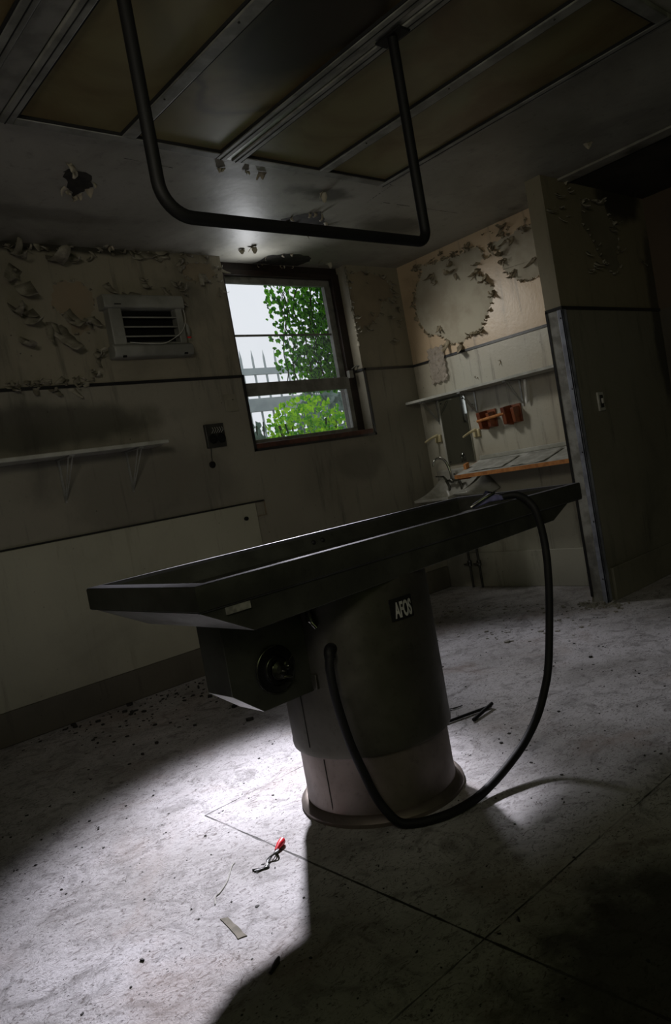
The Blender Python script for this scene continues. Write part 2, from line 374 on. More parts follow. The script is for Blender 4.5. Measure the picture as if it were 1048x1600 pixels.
# crack lines of an old hatch in the ceiling
b = MB()
for (a, c_) in (((3.22, 2.774), (3.247, 2.982)), ((3.247, 2.982), (4.043, 2.978)), ((3.16, 2.76), (3.225, 2.776)), ((1.7, 2.93), (1.95, 2.95)), ((3.19, 2.43), (3.19, 1.5))):
    steps = 14; p0 = Vector((*a, H)); p1 = Vector((*c_, H)); d = (p1-p0).normalized(); q = Vector((-d.y, d.x, 0))
    for i in range(steps):
        if random.random() < .2: continue
        s0 = p0.lerp(p1, i/steps); s1 = p0.lerp(p1, (i+1)/steps); wd = random.uniform(.0008, .0025)
        b.add([s0-q*wd-Vector((0, 0, .001)), s1-q*wd-Vector((0, 0, .001)), s1+q*wd-Vector((0, 0, .001)), s0+q*wd-Vector((0, 0, .001))], [(0, 1, 2, 3)])
struct('trim_11', b, M_groove)

# ---------------------------------------------------------------- peeling paint
FR = {'W1': lambda a, b_, o: (a, 4.0-o, b_), 'W2': lambda a, b_, o: (4.53-o, a, b_), 'P': lambda a, b_, o: (a, 2.38-o, b_), 'C': lambda a, b_, o: (a, b_, H-o)}
def flap(mb, fr, p, width, ang, length, bend, taper=.5, n_=6):
    """one paint curl: hinged at p, leaving the wall in in-plane direction ang and rolling outwards"""
    f = FR[fr]; dx, dy = math.cos(ang), math.sin(ang); hx, hy = -dy, dx
    a = b_ = 0.; phi = random.uniform(.05, .35); step = length/n_; vs = []; sk = random.uniform(-.5, .5)
    for i in range(n_+1):
        t_ = i/n_; wd = width*(1-taper*t_**1.5)*random.uniform(.8, 1.15)
        for s_ in (-.5, 0, .5):
            k = s_*wd + sk*a
            vs.append(f(p[0]+dx*a+hx*k, p[1]+dy*a+hy*k, .0015+b_+(.004 if s_ == 0 else 0)*t_+random.uniform(0, .002)*t_))
        phi += bend/n_; a += step*math.cos(phi); b_ = max(b_+step*math.sin(phi), 0)
    fs = []
    for i in range(n_):
        for j in range(2): q = i*3+j; fs.append((q, q+1, q+4, q+3))
    mb.add(vs, fs)
def edge_flakes(mb, fr, poly, dens=1., size=.03, inward=True, skip=.2):
    cx = sum(p[0] for p in poly)/len(poly); cz = sum(p[1] for p in poly)/len(poly)
    for i in range(len(poly)):
        a, b_ = Vector(poly[i]), Vector(poly[(i+1) % len(poly)]); L_ = (b_-a).length; k = max(1, int(L_/.028*dens))
        for j in range(k):
            if random.random() < skip: continue
            p = a.lerp(b_, (j+random.random())/k)
            out = math.atan2(p.y-cz, p.x-cx)
            flap(mb, fr, p, random.uniform(.5, 1.4)*size, out+PI*0+random.uniform(-.9, .9), random.uniform(.5, 1.6)*size, random.uniform(1.2, 3.6), random.uniform(.2, .95))
def hang(mb, fr, pts, size=.06, wmul=.5):
    for p in pts:
        for _ in range(random.choice((1, 2, 2, 3))):
            s_ = size*random.uniform(.45, 1.35)
            flap(mb, fr, (p[0]+random.uniform(-.02, .02), p[1]+random.uniform(-.01, .03)), s_*wmul*random.uniform(.6, 1.4), -PI/2+random.uniform(-.7, .7), s_, random.uniform(.5, 2.6), random.uniform(.3, .95))
def rough_poly(poly, amp=.006, sub=5):
    out = []
    for i in range(len(poly)):
        a, b_ = Vector(poly[i]), Vector(poly[(i+1) % len(poly)])
        for j in range(sub):
            p = a.lerp(b_, j/sub); out.append((p.x+random.uniform(-amp, amp), p.y+random.uniform(-amp, amp)))
    return out
def patch(name, fr, poly, m, parent, o=.0008):
    mb = MB(); q = rough_poly(poly, .010, 5); cx = sum(p[0] for p in q)/len(q); cz = sum(p[1] for p in q)/len(q)
    mb.add([FR[fr](a, b_, o) for a, b_ in q], [tuple(range(len(q)))])
    return obj(name, mb, m, parent)
A = [(3.852, 2.491), (3.753, 2.502), (3.665, 2.48), (3.574, 2.477), (3.486, 2.469), (3.385, 2.455), (3.328, 2.482), (3.232, 2.462), (3.176, 2.417), (3.179, 2.366), (3.24, 2.347), (3.268, 2.291), (3.212, 2.247), (3.148, 2.162), (3.146, 2.097), (3.204, 2.01), (3.25, 1.944), (3.302, 1.892), (3.354, 1.885), (3.425, 1.87), (3.5, 1.841), (3.601, 1.866), (3.645, 1.912), (3.707, 1.963), (3.781, 1.968), (3.833, 2.031), (3.866, 2.097), (3.875, 2.185), (3.871, 2.284), (3.834, 2.358), (3.783, 2.413), (3.753, 2.46)]
Bp = [(3.124, 2.437), (3.044, 2.441), (2.951, 2.446), (2.859, 2.457), (2.794, 2.455), (2.65, 2.459), (2.6, 2.269), (2.62, 2.134), (2.84, 2.105), (2.924, 2.125), (2.987, 2.189), (3.04, 2.231), (3.048, 2.271), (3.023, 2.314), (3.05, 2.374)]
big2 = [(3.656, 2.394), (3.644, 2.328), (3.473, 2.41), (3.459, 2.352), (3.31, 2.489), (3.237, 2.359), (3.26, 2.288), (3.189, 2.24), (3.179, 2.172), (3.145, 2.103), (3.0, 2.508), (2.988, 2.415), (2.926, 2.419), (3.104, 2.379), (2.859, 2.457), (2.811, 2.439), (3.033, 2.343), (3.011, 2.297), (2.79, 2.212), (2.971, 2.196), (2.927, 2.188), (3.39, 1.874), (3.323, 1.871), (3.622, 1.893), (3.518, 1.839), (3.859, 2.295), (3.68, 2.005)]
patch('bare_plaster_patch', 'W2', A, M_plas, wall2); patch('bare_plaster_patch', 'W2', Bp, M_plas, wall2)
m2 = MB(); edge_flakes(m2, 'W2', A, 1.3, .026); edge_flakes(m2, 'W2', Bp, 1.2, .026)
hang(m2, 'W2', big2, .085, .4)
hang(m2, 'W2', [(random.uniform(2.8, 3.86), random.gauss(2.475, .018)) for _ in range(34)], .032, .6)
hang(m2, 'W2', [(3.2, 1.64), (3.41, 1.56)], .03)
obj('peeling_paint', m2, M_flake, wall2, solid=.0006)
w1 = [(1.788, 2.485), (1.806, 2.472), (1.856, 2.482), (1.542, 2.407), (1.555, 2.343), (1.524, 2.212), (1.554, 2.174), (1.523, 2.044), (1.774, 2.175), (1.693, 2.108), (1.556, 2.511), (1.65, 2.53), (1.965, 2.494), (2.07, 2.542), (2.253, 2.539), (2.379, 2.531), (2.57, 2.482), (2.586, 2.392), (2.714, 2.412), (2.801, 2.477), (2.806, 2.415), (2.51, 2.359), (2.552, 2.315), (2.553, 2.24), (2.283, 2.381), (2.31, 2.353), (2.045, 2.345), (2.17, 2.292), (1.908, 2.107), (1.902, 2.148), (1.921, 1.954), (1.877, 1.845), (1.628, 1.75), (1.744, 1.784), (1.558, 1.794), (1.431, 1.801), (1.933, 1.94), (2.435, 2.327)]
w1p = [(1.738, 2.335), (1.805, 2.364), (1.901, 2.354), (1.962, 2.301), (1.95, 2.204), (1.885, 2.134), (1.903, 2.079), (1.801, 2.067), (1.778, 2.161), (1.742, 2.188), (1.714, 2.215)]
w1q = [(2.574, 2.497), (2.789, 2.508), (2.809, 2.431), (2.707, 2.381), (2.586, 2.392)]
w1r = [(4.169, 2.498), (4.166, 2.427), (4.276, 2.286), (4.335, 2.287), (4.396, 2.288), (4.447, 2.31), (4.446, 2.247), (4.472, 2.226), (4.255, 2.203), (4.177, 2.182), (4.179, 2.131), (4.083, 2.09), (3.99, 2.071), (3.985, 2.161), (4.364, 2.162), (4.445, 2.12), (4.417, 2.435), (4.427, 2.383), (4.355, 2.485), (4.338, 1.995), (4.45, 2.078), (3.996, 2.421)]
w1rp = [(3.986, 2.491), (4.131, 2.517), (4.313, 2.494), (4.417, 2.435), (4.437, 2.331), (4.306, 2.286), (4.255, 2.203), (4.148, 2.121), (4.025, 2.081), (3.98, 2.121), (3.975, 2.271)]
patch('bare_plaster_patch', 'W1', w1p, mat('bare_plaster_pink', (.24, .185, .12), (.21, .175, .12), 3, .8), wall1)
patch('bare_plaster_patch', 'W1', w1q, M_plasd, wall1); patch('bare_plaster_patch', 'W1', w1rp, M_plasd, wall1)
m1 = MB(); hang(m1, 'W1', w1[:11], .17, .45); hang(m1, 'W1', w1[11:], .085, .5); hang(m1, 'W1', w1r, .05, .55)
for q_ in (w1p, w1q, w1rp): edge_flakes(m1, 'W1', q_, .8, .02, skip=.35)
hang(m1, 'W1', [(1.3+i*.075+random.uniform(-.03, .03), 2.545) for i in range(20)], .05, .8)
hang(m1, 'W1', [(1.35+i*.045, 1.80) for i in range(12)], .03, 1.3)
hang(m1, 'W1', [(2.86-random.random()*.1, 2.3+random.random()*.2) for i in range(6)], .06, .3)
obj('peeling_paint', m1, M_flaked, wall1, solid=.0006)
# flakes on the window reveal edge
mr = MB()
for i in range(26):
    z = random.uniform(1.98, 2.54); s_ = random.uniform(.02, .05); y0 = 4.0-.002
    mr.add([(3.962, y0, z), (3.975, y0-.002, z+s_*.4), (3.972-random.random()*.03, y0-random.uniform(.01, .03), z-s_), (3.955-random.random()*.02, y0-.01, z-s_*.6)], [(0, 1, 2, 3)])
obj('peeling_paint', mr, M_flaked, wall1, solid=.0006)
pp = [(4.498, 2.457), (4.788, 2.482), (4.798, 2.377), (4.906, 2.311), (4.882, 2.202), (4.835, 2.156), (4.873, 2.073), (4.763, 1.998), (4.671, 2.042), (4.597, 2.132), (4.544, 2.221), (4.452, 2.305)]
pfl = [(4.196, 2.439), (4.224, 2.384), (4.079, 2.341), (4.209, 2.304), (4.278, 2.32), (4.493, 2.441), (4.619, 2.464), (4.678, 2.46), (4.875, 2.352), (4.575, 2.192), (4.478, 2.135), (4.53, 2.046), (4.46, 2.012), (4.883, 2.17), (5.162, 2.12), (4.657, 2.062), (4.365, 2.487), (4.792, 2.292)]
patch('bare_plaster_patch', 'P', pp, mat('bare_plaster_dark', (.19, .17, .12), (.14, .125, .085), 3, .8), wallp)
mp_ = MB(); edge_flakes(mp_, 'P', pp, .8, .022); hang(mp_, 'P', pfl, .06, .5)
obj('peeling_paint', mp_, M_flaked, wallp, solid=.0006)
# holes and torn skim in the ceiling
ceilo = bpy.data.objects['ceiling']
h1 = [(1.509, 3.141), (1.509, 3.089), (1.645, 3.134), (1.69, 3.241), (1.657, 3.31), (1.665, 3.384), (1.588, 3.292)]
h2 = [(2.895, 3.361), (2.964, 3.265), (3.052, 3.195), (3.228, 3.355), (3.232, 3.44), (2.996, 3.429)]
h3 = [(3.22, 3.93), (3.35, 3.86), (3.52, 3.88), (3.62, 3.97), (3.58, 4.09), (3.2, 4.09)]
M_hole = mat('exposed_lath_hole', (.03, .026, .02), (.012, .01, .008), 20, .9)
for h_ in (h1, h2, h3): patch('torn_patch', 'C', h_, M_hole, ceilo, .001)
mc = MB()
for h_, sz in ((h1, .035), (h2, .045), (h3, .02)): edge_flakes(mc, 'C', h_, .5, sz, skip=.45)
for q_ in ((2.168, 2.881), (2.392, 2.855), (2.3, 2.87), (1.5, 3.05), (1.2, 3.3), (3.95, 2.0), (3.0, 3.8), (2.95, 3.86), (4.2, 2.4), (4.35, 2.37), (2.88, 2.97), (2.1, 3.96), (3.7, 3.95), (3.8, 3.99), (1.35, 3.95)):
    for _ in range(2): flap(mc, 'C', q_, random.uniform(.02, .05), random.uniform(0, 6.28), random.uniform(.02, .06), random.uniform(.6, 2.2), .7)
obj('peeling_paint', mc, M_plas, ceilo, solid=.0006)

# ---------------------------------------------------------------- window
win = bpy.data.objects.new('window_1', None); COL.objects.link(win); win.location = (3.42, 4.1, 1.3); OFF['window_1'] = Vector(win.location); win['kind'] = 'structure'
b = MB(); b.box(2.87, 2.945, 4.09, 4.2, 1.30, 2.515); b.box(3.895, 3.968, 4.085, 4.2, 1.30, 2.515); b.box(2.945, 3.895, 4.09, 4.2, 2.475, 2.515)
obj('window_frame', b, M_redwood, win, bevel=.004)
obj('window_sill', B(2.87, 3.968, 4.0, 4.2, 1.296, 1.338), M_sill, win, bevel=.006)
b = MB(); b.box(2.945, 3.895, 4.12, 4.15, 2.43, 2.475); b.box(3.835, 3.895, 4.115, 4.15, 1.70, 2.43); b.box(2.945, 2.95, 4.12, 4.15, 1.7, 2.43); b.box(2.945, 3.84, 4.125, 4.145, 2.072, 2.084); b.box(2.945, 3.895, 4.12, 4.15, 1.70, 1.75)
us = obj('upper_sash', b, M_greyfr, win, bevel=.003)
b = MB(); b.box(2.945, 3.895, 4.085, 4.115, 1.662, 1.748); b.box(2.945, 3.895, 4.085, 4.115, 1.338, 1.368); b.box(3.855, 3.895, 4.085, 4.115, 1.368, 1.662); b.box(2.945, 2.952, 4.085, 4.115, 1.368, 1.662)
ls = obj('lower_sash', b, M_greyfr, win, bevel=.003)
obj('pane', B(2.95, 3.835, 4.133, 4.137, 1.75, 2.072), M_pane2, us); obj('pane', B(2.95, 3.835, 4.133, 4.137, 2.084, 2.43), M_pane, us)
obj('pane', B(2.952, 3.855, 4.098, 4.102, 1.368, 1.662), M_pane2, ls)
b = MB(); b.box(3.885, 3.925, 4.06, 4.09, 1.735, 1.79); b.tube([(3.925, 4.07, 1.80), (3.955, 4.05, 1.82), (3.97, 4.03, 1.815)], .005, 8)
obj('window_catch', b, M_greyfr, win)

# ---------------------------------------------------------------- outdoors
struct('trim_12', B(-1, 9, 4.28, 12, -.4, -.3), M_ground)
def leaf(mb, p, s, nrm, up, pts=5):
    nrm = Vector(nrm).normalized(); up = Vector(up); up = (up-nrm*up.dot(nrm)).normalized(); sd = up.cross(nrm)
    shp = [(0, -.5), (.42, -.42), (.55, .05), (.28, .2), (0, .62), (-.28, .2), (-.55, .05), (-.42, -.42)]
    c_ = Vector(p); vs = [c_+nrm*s*.08]+[c_+sd*(a*s)+up*(b_*s)-nrm*abs(a)*s*.15 for a, b_ in shp]
    mb.add(vs, [(0, i+1, (i+1) % 8+1) for i in range(8)])
ivy = thing('ivy_vine', (3.75, 4.4, 1.2), 'dense green ivy hanging down outside the right half of the window', 'ivy')
mb = MB()
for i in range(2100):
    z = random.uniform(1.72, 2.62); k = 1-(2.62-z)*.32
    x = 4.25-abs(random.gauss(0, .30)) if random.random() < .75 else random.uniform(3.62, 4.25)
    edge = 3.60+.05*math.sin(z*9)+.05*(2.3-z)+ (.07 if z < 2.0 else 0)
    if x < edge and random.random() < .93: continue
    if random.random() < .18*(1-(x-3.6)/.65): continue
    leaf(mb, (x, random.uniform(4.34, 4.62), z), random.uniform(.022, .043), (random.uniform(-.6, .6), -1, random.uniform(-.5, .8)), (random.uniform(-.5, .5), random.uniform(-.3, .3), -1))
for (x, z) in ((3.53, 2.28), (3.54, 2.22), (3.545, 2.16), (3.56, 2.34), (3.6, 2.2), (3.53, 2.02), (3.55, 2.1), (3.62, 1.9), (3.58, 2.42), (3.57, 2.47), (3.6, 2.0)):
    leaf(mb, (x, 4.4, z), .04, (random.uniform(-.3, .3), -1, .2), (.2, 0, -1))
obj('foliage', mb, M_leaf, ivy)
mb = MB()
for i in range(16):
    x = random.uniform(3.62, 4.2); pts = [(x+random.uniform(-.03, .03), 4.45+random.uniform(-.04, .04), 2.66-j*.11) for j in range(9)]; mb.tube(smooth_path(pts, 3), random.uniform(.002, .006), 6)
obj('stem', mb, M_stem, ivy)
def shrub(name, c_, rx, ry, rz, n_, s, m, label):
    t_ = thing(name, (c_[0], c_[1], -.3), label, 'shrub'); mb = MB()
    for i in range(n_):
        th, ph = random.uniform(0, 2*PI), math.acos(random.uniform(-1, 1)); r = random.uniform(.35, 1)**.5
        p = (c_[0]+rx*r*math.sin(ph)*math.cos(th), c_[1]+ry*r*math.sin(ph)*math.sin(th), c_[2]+rz*r*math.cos(ph))
        leaf(mb, p, random.uniform(.7, 1.3)*s, (random.uniform(-1, 1), -1, random.uniform(-.6, 1)), (random.uniform(-1, 1), 0, random.uniform(-1, 1)))
    obj('foliage', mb, m, t_); mb = MB()
    for i in range(9):
        a = random.uniform(0, 2*PI); mb.tube(smooth_path([(c_[0], c_[1], -.3), (c_[0]+.2*rx*math.cos(a), c_[1]+.2*ry*math.sin(a), .5*(c_[2]-.3)), (c_[0]+.7*rx*math.cos(a), c_[1]+.7*ry*math.sin(a), c_[2]+.4*rz)], 4), .008, 6)
    obj('stem', mb, M_stem, t_)
shrub('leafy_shrub', (4.05, 4.85, 1.35), .42, .3, .42, 1250, .038, M_leafb, 'bright lime green bush seen through the lower pane on the right')
shrub('leafy_shrub', (3.72, 5.6, 1.22), .36, .2, .30, 520, .04, M_leafb, 'smaller green bush low in the middle of the lower pane')
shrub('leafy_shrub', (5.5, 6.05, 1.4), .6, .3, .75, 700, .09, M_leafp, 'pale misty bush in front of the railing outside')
# tall stems with pointed grey leaves, lower left of the window
t_ = thing('tall_plant', (3.63, 5.1, -.3), 'grey-green plant with pointed upright leaves in the lower left of the window', 'plant'); mb = MB(); ms = MB()
for k in range(4):
    bx = 3.55+k*.075; pts = smooth_path([(bx+.05, 5.1, -.3), (bx+.02, 5.1, .7), (bx, 5.1, 1.35), (bx+.02, 5.1, 1.50+.03*k)], 4); ms.tube(pts, .006, 6)
    for j in range(9):
        z = 1.22+j*.04+.01*k; leaf(mb, (bx+random.choice((-1, 1))*.03, 5.1+random.uniform(-.03, .03), z), random.uniform(.05, .075), (random.uniform(-.4, .4), -1, .1), (random.choice((-1, 1))*.6, 0, 1))
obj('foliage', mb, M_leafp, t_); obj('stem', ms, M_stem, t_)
# railing
t_ = thing('garden_railing', (5.3, 6.6, -.3), 'pale spiked metal railing outside the window', 'railing'); multi('rail', [B(4.2, 7.2, 6.58, 6.62, 2.26, 2.33), B(4.2, 7.2, 6.57, 6.63, 1.86, 2.0), B(4.2, 7.2, 6.58, 6.62, -.1, 0)], M_fence, t_)
for i in range(19):
    x = 4.3+i*.155; obj('picket', MB().tube([(x, 6.6, -.3), (x, 6.6, 2.44), (x, 6.6, 2.53)], [.013, .013, .001], 6), M_fence, t_)

# ---------------------------------------------------------------- ceiling light boxes
def light_box(label, x0, xm0, xm1, x1, burn=False, y0=1.235, y1=2.72):
    t_ = thing('ceiling_light', (x0, 2.0, H), label, 'ceiling light', 'fluorescent light boxes set in the ceiling'); fw = .05
    f = MB()
    f.box(x0-fw, x0, y0-fw, y1+fw, 2.538, H); f.box(x1, x1+fw, y0-fw, y1+fw, 2.538, H); f.box(x0, x1, y1, y1+fw, 2.538, H); f.box(x0, x1, y0-fw, y0, 2.538, H)
    fr_ = obj('light_frame', f, M_frame, t_, bevel=.004)
    multi('frame_groove', [B(a-.002, a+.002, y0-fw, y1+fw, 2.5365, 2.539) for a in (x0-fw*.55, x1+fw*.55)], M_groove, fr_)
    obj('divider_bar', B(xm0, xm1, y0, y1, 2.536, H), M_frame, t_, bevel=.006)
    for (a, c_) in ((x0, xm0), (xm1, x1)): # dark rubber gasket around each sheet
        dv = MB(); dv.box(a, a+.006, y0, y1, 2.541, 2.556); dv.box(c_-.006, c_, y0, y1, 2.541, 2.556); dv.box(a, c_, y1-.006, y1, 2.541, 2.556); dv.box(a, c_, y0, y0+.006, 2.541, 2.556)
        obj('gasket', dv, M_groove, t_)
    obj('diffuser', B(x0, xm0, y0, y1, 2.552, 2.558), M_diff, t_)
    obj('diffuser', B(xm1, x1, y0, y1, 2.552, 2.558), M_burn if burn else M_diff, t_)
    multi('screw', [MB().lathe([(.004, 0), (.004, .003)], lambda x, y, z, yy=yy: (xm0+.02+x, yy+y, 2.533+z), 8) for yy in (1.4, 1.9, 2.4)], M_chromed, t_)
    return t_
light_box('double ceiling light box on the left with a scorched yellow panel', 1.17, 1.586, 1.646, 2.063, True)
light_box('double ceiling light box on the right with two olive panels', 2.20, 2.64, 2.70, 3.11)
light_box('dark ceiling light box at the far left edge of the ceiling', .08, .49, .55, .975)
tag(obj('ceiling_channel', B(1.03, 1.116, -.6, 2.77, 2.548, H), M_alu, loc=(1.1, 1.7, 2.56), bevel=.003), 'wide pale metal channel along the left side of the scorched light box', 'ceiling channel')
tag(obj('ceiling_channel', B(2.118, 2.145, -.6, 2.77, 2.543, H), M_alu, loc=(2.13, 1.7, 2.56), bevel=.003), 'narrow pale metal channel between the scorched and olive light boxes', 'ceiling channel')
# suspended rail
rl = thing('ceiling_rail', (1.63, 1.742, 2.54), 'black U-shaped pipe rail hanging from the ceiling above the table', 'pipe rail')
def arc(c_, r, a0, a1, n_=8): return [(c_[0]+r*math.cos(a0+(a1-a0)*i/n_), 1.742, c_[1]+r*math.sin(a0+(a1-a0)*i/n_)) for i in range(n_+1)]
zb = 1.812; xl, xr = 1.097, 2.158
pts = [(xl, 1.742, 2.538), (xl, 1.742, 2.2)] + arc((xl+.09, zb+.09), .09, PI, 1.5*PI) + [(1.6, 1.742, zb)] + arc((xr-.045, zb+.045), .045, 1.5*PI, 2*PI) + [(xr, 1.742, 2.2), (xr, 1.742, 2.538)]
obj('pipe', MB().tube(pts, .0185, 20), M_black, rl)
for x in (xl, xr): obj('flange', MB().box(x-.03, x+.03, 1.68, 1.80, 2.531, 2.54), M_black, rl, bevel=.003)

# ---------------------------------------------------------------- autopsy table
th = math.radians(1.2); ct, st_ = math.cos(th), math.sin(th); T0 = Vector((.883, 1.572, 0))
def T(u, v, z): return (T0.x+ct*u-st_*v, T0.y+st_*u+ct*v, z)
tab = thing('autopsy_table', (1.592, 1.853, 0), 'long stainless steel autopsy table on a round steel pedestal', 'table')
L_, Wd = 1.797, .612; rw = .022
mb = MB()
def ring(u0, u1, v0, v1, z): return [T(u0, v0, z), T(u1, v0, z), T(u1, v1, z), T(u0, v1, z)]
loops = [ring(.004, L_-.004, .004, Wd-.004, .784), ring(0, L_, 0, Wd, .788), ring(0, L_, 0, Wd, .846), ring(.003, L_-.003, .003, Wd-.003, .85)]
vs = [v for l in loops for v in l]; fs = []
for i in range(3):
    for k in range(4): fs.append((i*4+k, i*4+(k+1) % 4, i*4+4+(k+1) % 4, i*4+4+k))
mb.add(vs, fs)
# basin: inner walls slope to a floor with a fall towards the middle
inn = [ring(.04, L_-.04, rw+.004, Wd-rw-.004, .842), [T(.10, .05, .792), T(L_-.07, .05, .794), T(L_-.07, Wd-.05, .794), T(.10, Wd-.05, .792)], [T(.5, .1, .775), T(L_-.25, .1, .782), T(L_-.25, Wd-.1, .782), T(.5, Wd-.1, .775)]]
vs = [v for l in inn for v in l]; fs = []
for i in range(2):
    for k in range(4): fs.append((i*4+k, i*4+(k+1) % 4, i*4+4+(k+1) % 4, i*4+4+k))
fs.append((8, 9, 10, 11)); mb.add(vs, fs)
tray = obj('table_tray', mb, M_steel, tab)
mb = MB()
o_, i_, k_ = ring(.001, L_-.001, .001, Wd-.001, .8505), ring(.038, L_-.038, rw, Wd-rw, .8515), ring(.040, L_-.040, rw+.004, Wd-rw-.004, .842)
vs = o_+i_+k_; fs = [(j+k, j+(k+1) % 4, j+4+(k+1) % 4, j+4+k) for j in (0, 4) for k in range(4)]; mb.add(vs, fs)
obj('rim', mb, M_rim, tray)
hop = [(0.0, .785), (.15, .704), (1.577, .735), (1.702, .787)]
obj('hopper', MB().prism(hop, lambda a, b_, d_: T(a, d_, b_), .005, .56), M_steel, tab, bevel=.0015)
obj('seam', MB().box(.0, L_, .001, .006, .7835, .7855, T), M_rim, tray)
obj('rating_label', MB().box(.075, .148, -.001, .004, .763, .781, T), mat('worn_paper_label', (.2, .2, .17), (.1, .1, .085), 60, .6), tray)
multi('stud', [MB().lathe([(.009, 0), (.010, .005), (.005, .012)], lambda x, y, z, u=u: T(u+x, Wd-.034-z, .818+y), 12) for u in (.867, .913)], M_black, tray)
PC = (1.592, 1.853)
def PT(x, y, z): return (PC[0]+x, PC[1]+y, z)
obj('pedestal_sleeve', MB().lathe([(.20, .224), (.258, .214), (.2625, .212), (.2635, .222), (.262, .235), (.262, .72), (.25, .735)], PT, 96), M_steelc, tab)
obj('pedestal_base', MB().lathe([(.248, .02), (.2475, .04), (.2455, .05), (.2455, .23)], PT, 96), M_steelb, tab)
obj('base_flange', MB().lathe([(.272, 0), (.272, .012), (.262, .024), (.250, .03)], PT, 96), M_steelb, tab)
def onp(ang, z, r=.2635): return (PC[0]+r*math.cos(ang), PC[1]+r*math.sin(ang), z)
multi('panel_seam', [MB().tube([onp(math.radians(a), z0, r), onp(math.radians(a), z1, r)], .0016, 6) for (a, z0, z1, r) in ((-180, .24, .42, .2625), (-172, .035, .2, .246))], M_groove, tab)
# name plate on the column
a0, a1 = math.radians(-105), math.radians(-86); pl = MB(); vs = []; k = 8
for i in range(k+1):
    for z in (.591, .659): vs.append(onp(a0+(a1-a0)*i/k, z, .2645))
for i in range(k+1):
    for z in (.591, .659): vs.append(onp(a0+(a1-a0)*i/k, z, .261))
pl.add(vs, [(2*i, 2*i+2, 2*i+3, 2*i+1) for i in range(k)]+[(2*i+2*(k+1), 2*i+1+2*(k+1), 2*i+3+2*(k+1), 2*i+2+2*(k+1)) for i in range(k)])
npl = obj('name_plate', pl, M_black, tab); npl['label'] = 'small black name plate'
fc = bpy.data.curves.new('lettering', 'FONT'); fc.body = 'AFOS'; fc.size = .052; fc.extrude = .0006; fc.offset = .0014; fc.align_x = 'CENTER'; fc.space_character = 1.0
to = bpy.data.objects.new('tmp', fc); COL.objects.link(to); bpy.context.view_layer.update()
me = bpy.data.meshes.new_from_object(to.evaluated_get(bpy.context.evaluated_depsgraph_get())); bpy.data.objects.remove(to)
lm = MB(); xs = [v.co.x for v in me.vertices]; wx = max(xs)-min(xs)
lm.add([onp(math.radians(-94.5)+(v.co.x/wx)*math.radians(14.5), .600+v.co.y*1.25, .2652+v.co.z) for v in me.vertices], [tuple(p.vertices) for p in me.polygons])
obj('lettering', lm, mat('pale_lettering', (.36, .36, .34), (.26, .26, .24), 50, .6), npl)
# control box
prof = [(1.058, .735), (1.058, .497), (1.152, .424), (1.345, .424), (1.345, .735)]
cb = obj('control_box', MB().prism(prof, lambda a, b_, d_: (a, d_, b_), 1.79, 1.918), M_steel, tab, bevel=.0015)
dc = (1.213, .530)
def DT(x, y, z): return (dc[0]+x, 1.79-z, dc[1]+y)
dl = obj('dial', MB().lathe([(.068, 0), (.070, .004), (.066, .009), (.060, .006), (.043, .006), (.041, .014), (.037, .016), (.034, .01)], DT, 48), M_black, cb)
def torus(R_, r_, z, T_, a0=0, a1=2*PI): 
    return MB().tube([T_(R_*math.cos(a0+(a1-a0)*i/36), R_*math.sin(a0+(a1-a0)*i/36), z) for i in range(37)], r_, 8)
mb = torus(.068, .0022, .007, DT, PI*.45, PI*1.75); q = torus(.041, .0018, .015, DT, PI*.5, PI*1.6); mb.add(q.v, q.f)
q = torus(.027, .002, .026, DT, PI*.8, PI*1.7); mb.add(q.v, q.f)
mb.tube([DT(.005, -.022, .03), DT(.02, -.024, .036), DT(.03, -.026, .036)], .0045, 10)
mb.tube([DT(.03, .01, .02), DT(.05, .03, .028)], .0012, 6)
obj('chrome_ring', mb, M_chromed, cb)
mb = MB().lathe([(.026, .01), (.026, .026), (.015, .03), (.012, .02)], DT, 24); mb.lathe([(.014, .0), (.014, .028), (.009, .03), (.008, .02)], lambda x, y, z: DT(x+.027, y+.006, z), 20)
obj('valve_knob', mb, M_chromed, cb)
obj('bracket_plate', MB().box(1.335, 1.365, 1.768, 1.792, .43, .475), M_steelc, tab, bevel=.002)
mb = MB(); mb.tube(smooth_path([(1.37, 1.77, .68), (1.345, 1.755, .665), (1.337, 1.745, .64), (1.346, 1.735, .618)]), [.012]*17+[.008]*8, 12); mb.lathe([(.022, 0), (.02, .008)], lambda x, y, z: (1.362-z*.9, 1.765+x, .675+y), 16)
obj('spout', mb, M_chromed, tab)
obj('hose_elbow', MB().tube(smooth_path([(1.385, 1.72, .545), (1.36, 1.705, .553), (1.348, 1.698, .545), (1.345, 1.695, .528)]), .0165, 14), M_black, tab)

# hose with its spray head
hs = thing('rubber_hose', (1.45, 1.56, 0), 'black rubber hose looping from the pedestal to the floor and over the table rim', 'hose')
hp = [(1.345, 1.694, .535), (1.335, 1.692, .505), (1.331, 1.687, .436), (1.336, 1.682, .358), (1.347, 1.673, .268), (1.363, 1.660, .187), (1.378, 1.646, .115), (1.392, 1.625, .065), (1.413, 1.60, .025), (1.445, 1.568, .015), (1.49, 1.535, .015), (1.55, 1.51, .016), (1.64, 1.50, .018), (1.733, 1.50, .03), (1.83, 1.50, .055), (1.923, 1.50, .09), (2.01, 1.50, .145), (2.071, 1.50, .21), (2.12, 1.50, .29), (2.178, 1.50, .47), (2.21, 1.502, .60), (2.235, 1.515, .70), (2.27, 1.55, .79), (2.27, 1.575, .835), (2.25, 1.60, .862), (2.235, 1.625, .868), (2.215, 1.655, .866)]
obj('hose', MB().tube(smooth_path(hp, 6), .0135, 16), M_rubber, hs)
sh = MB()
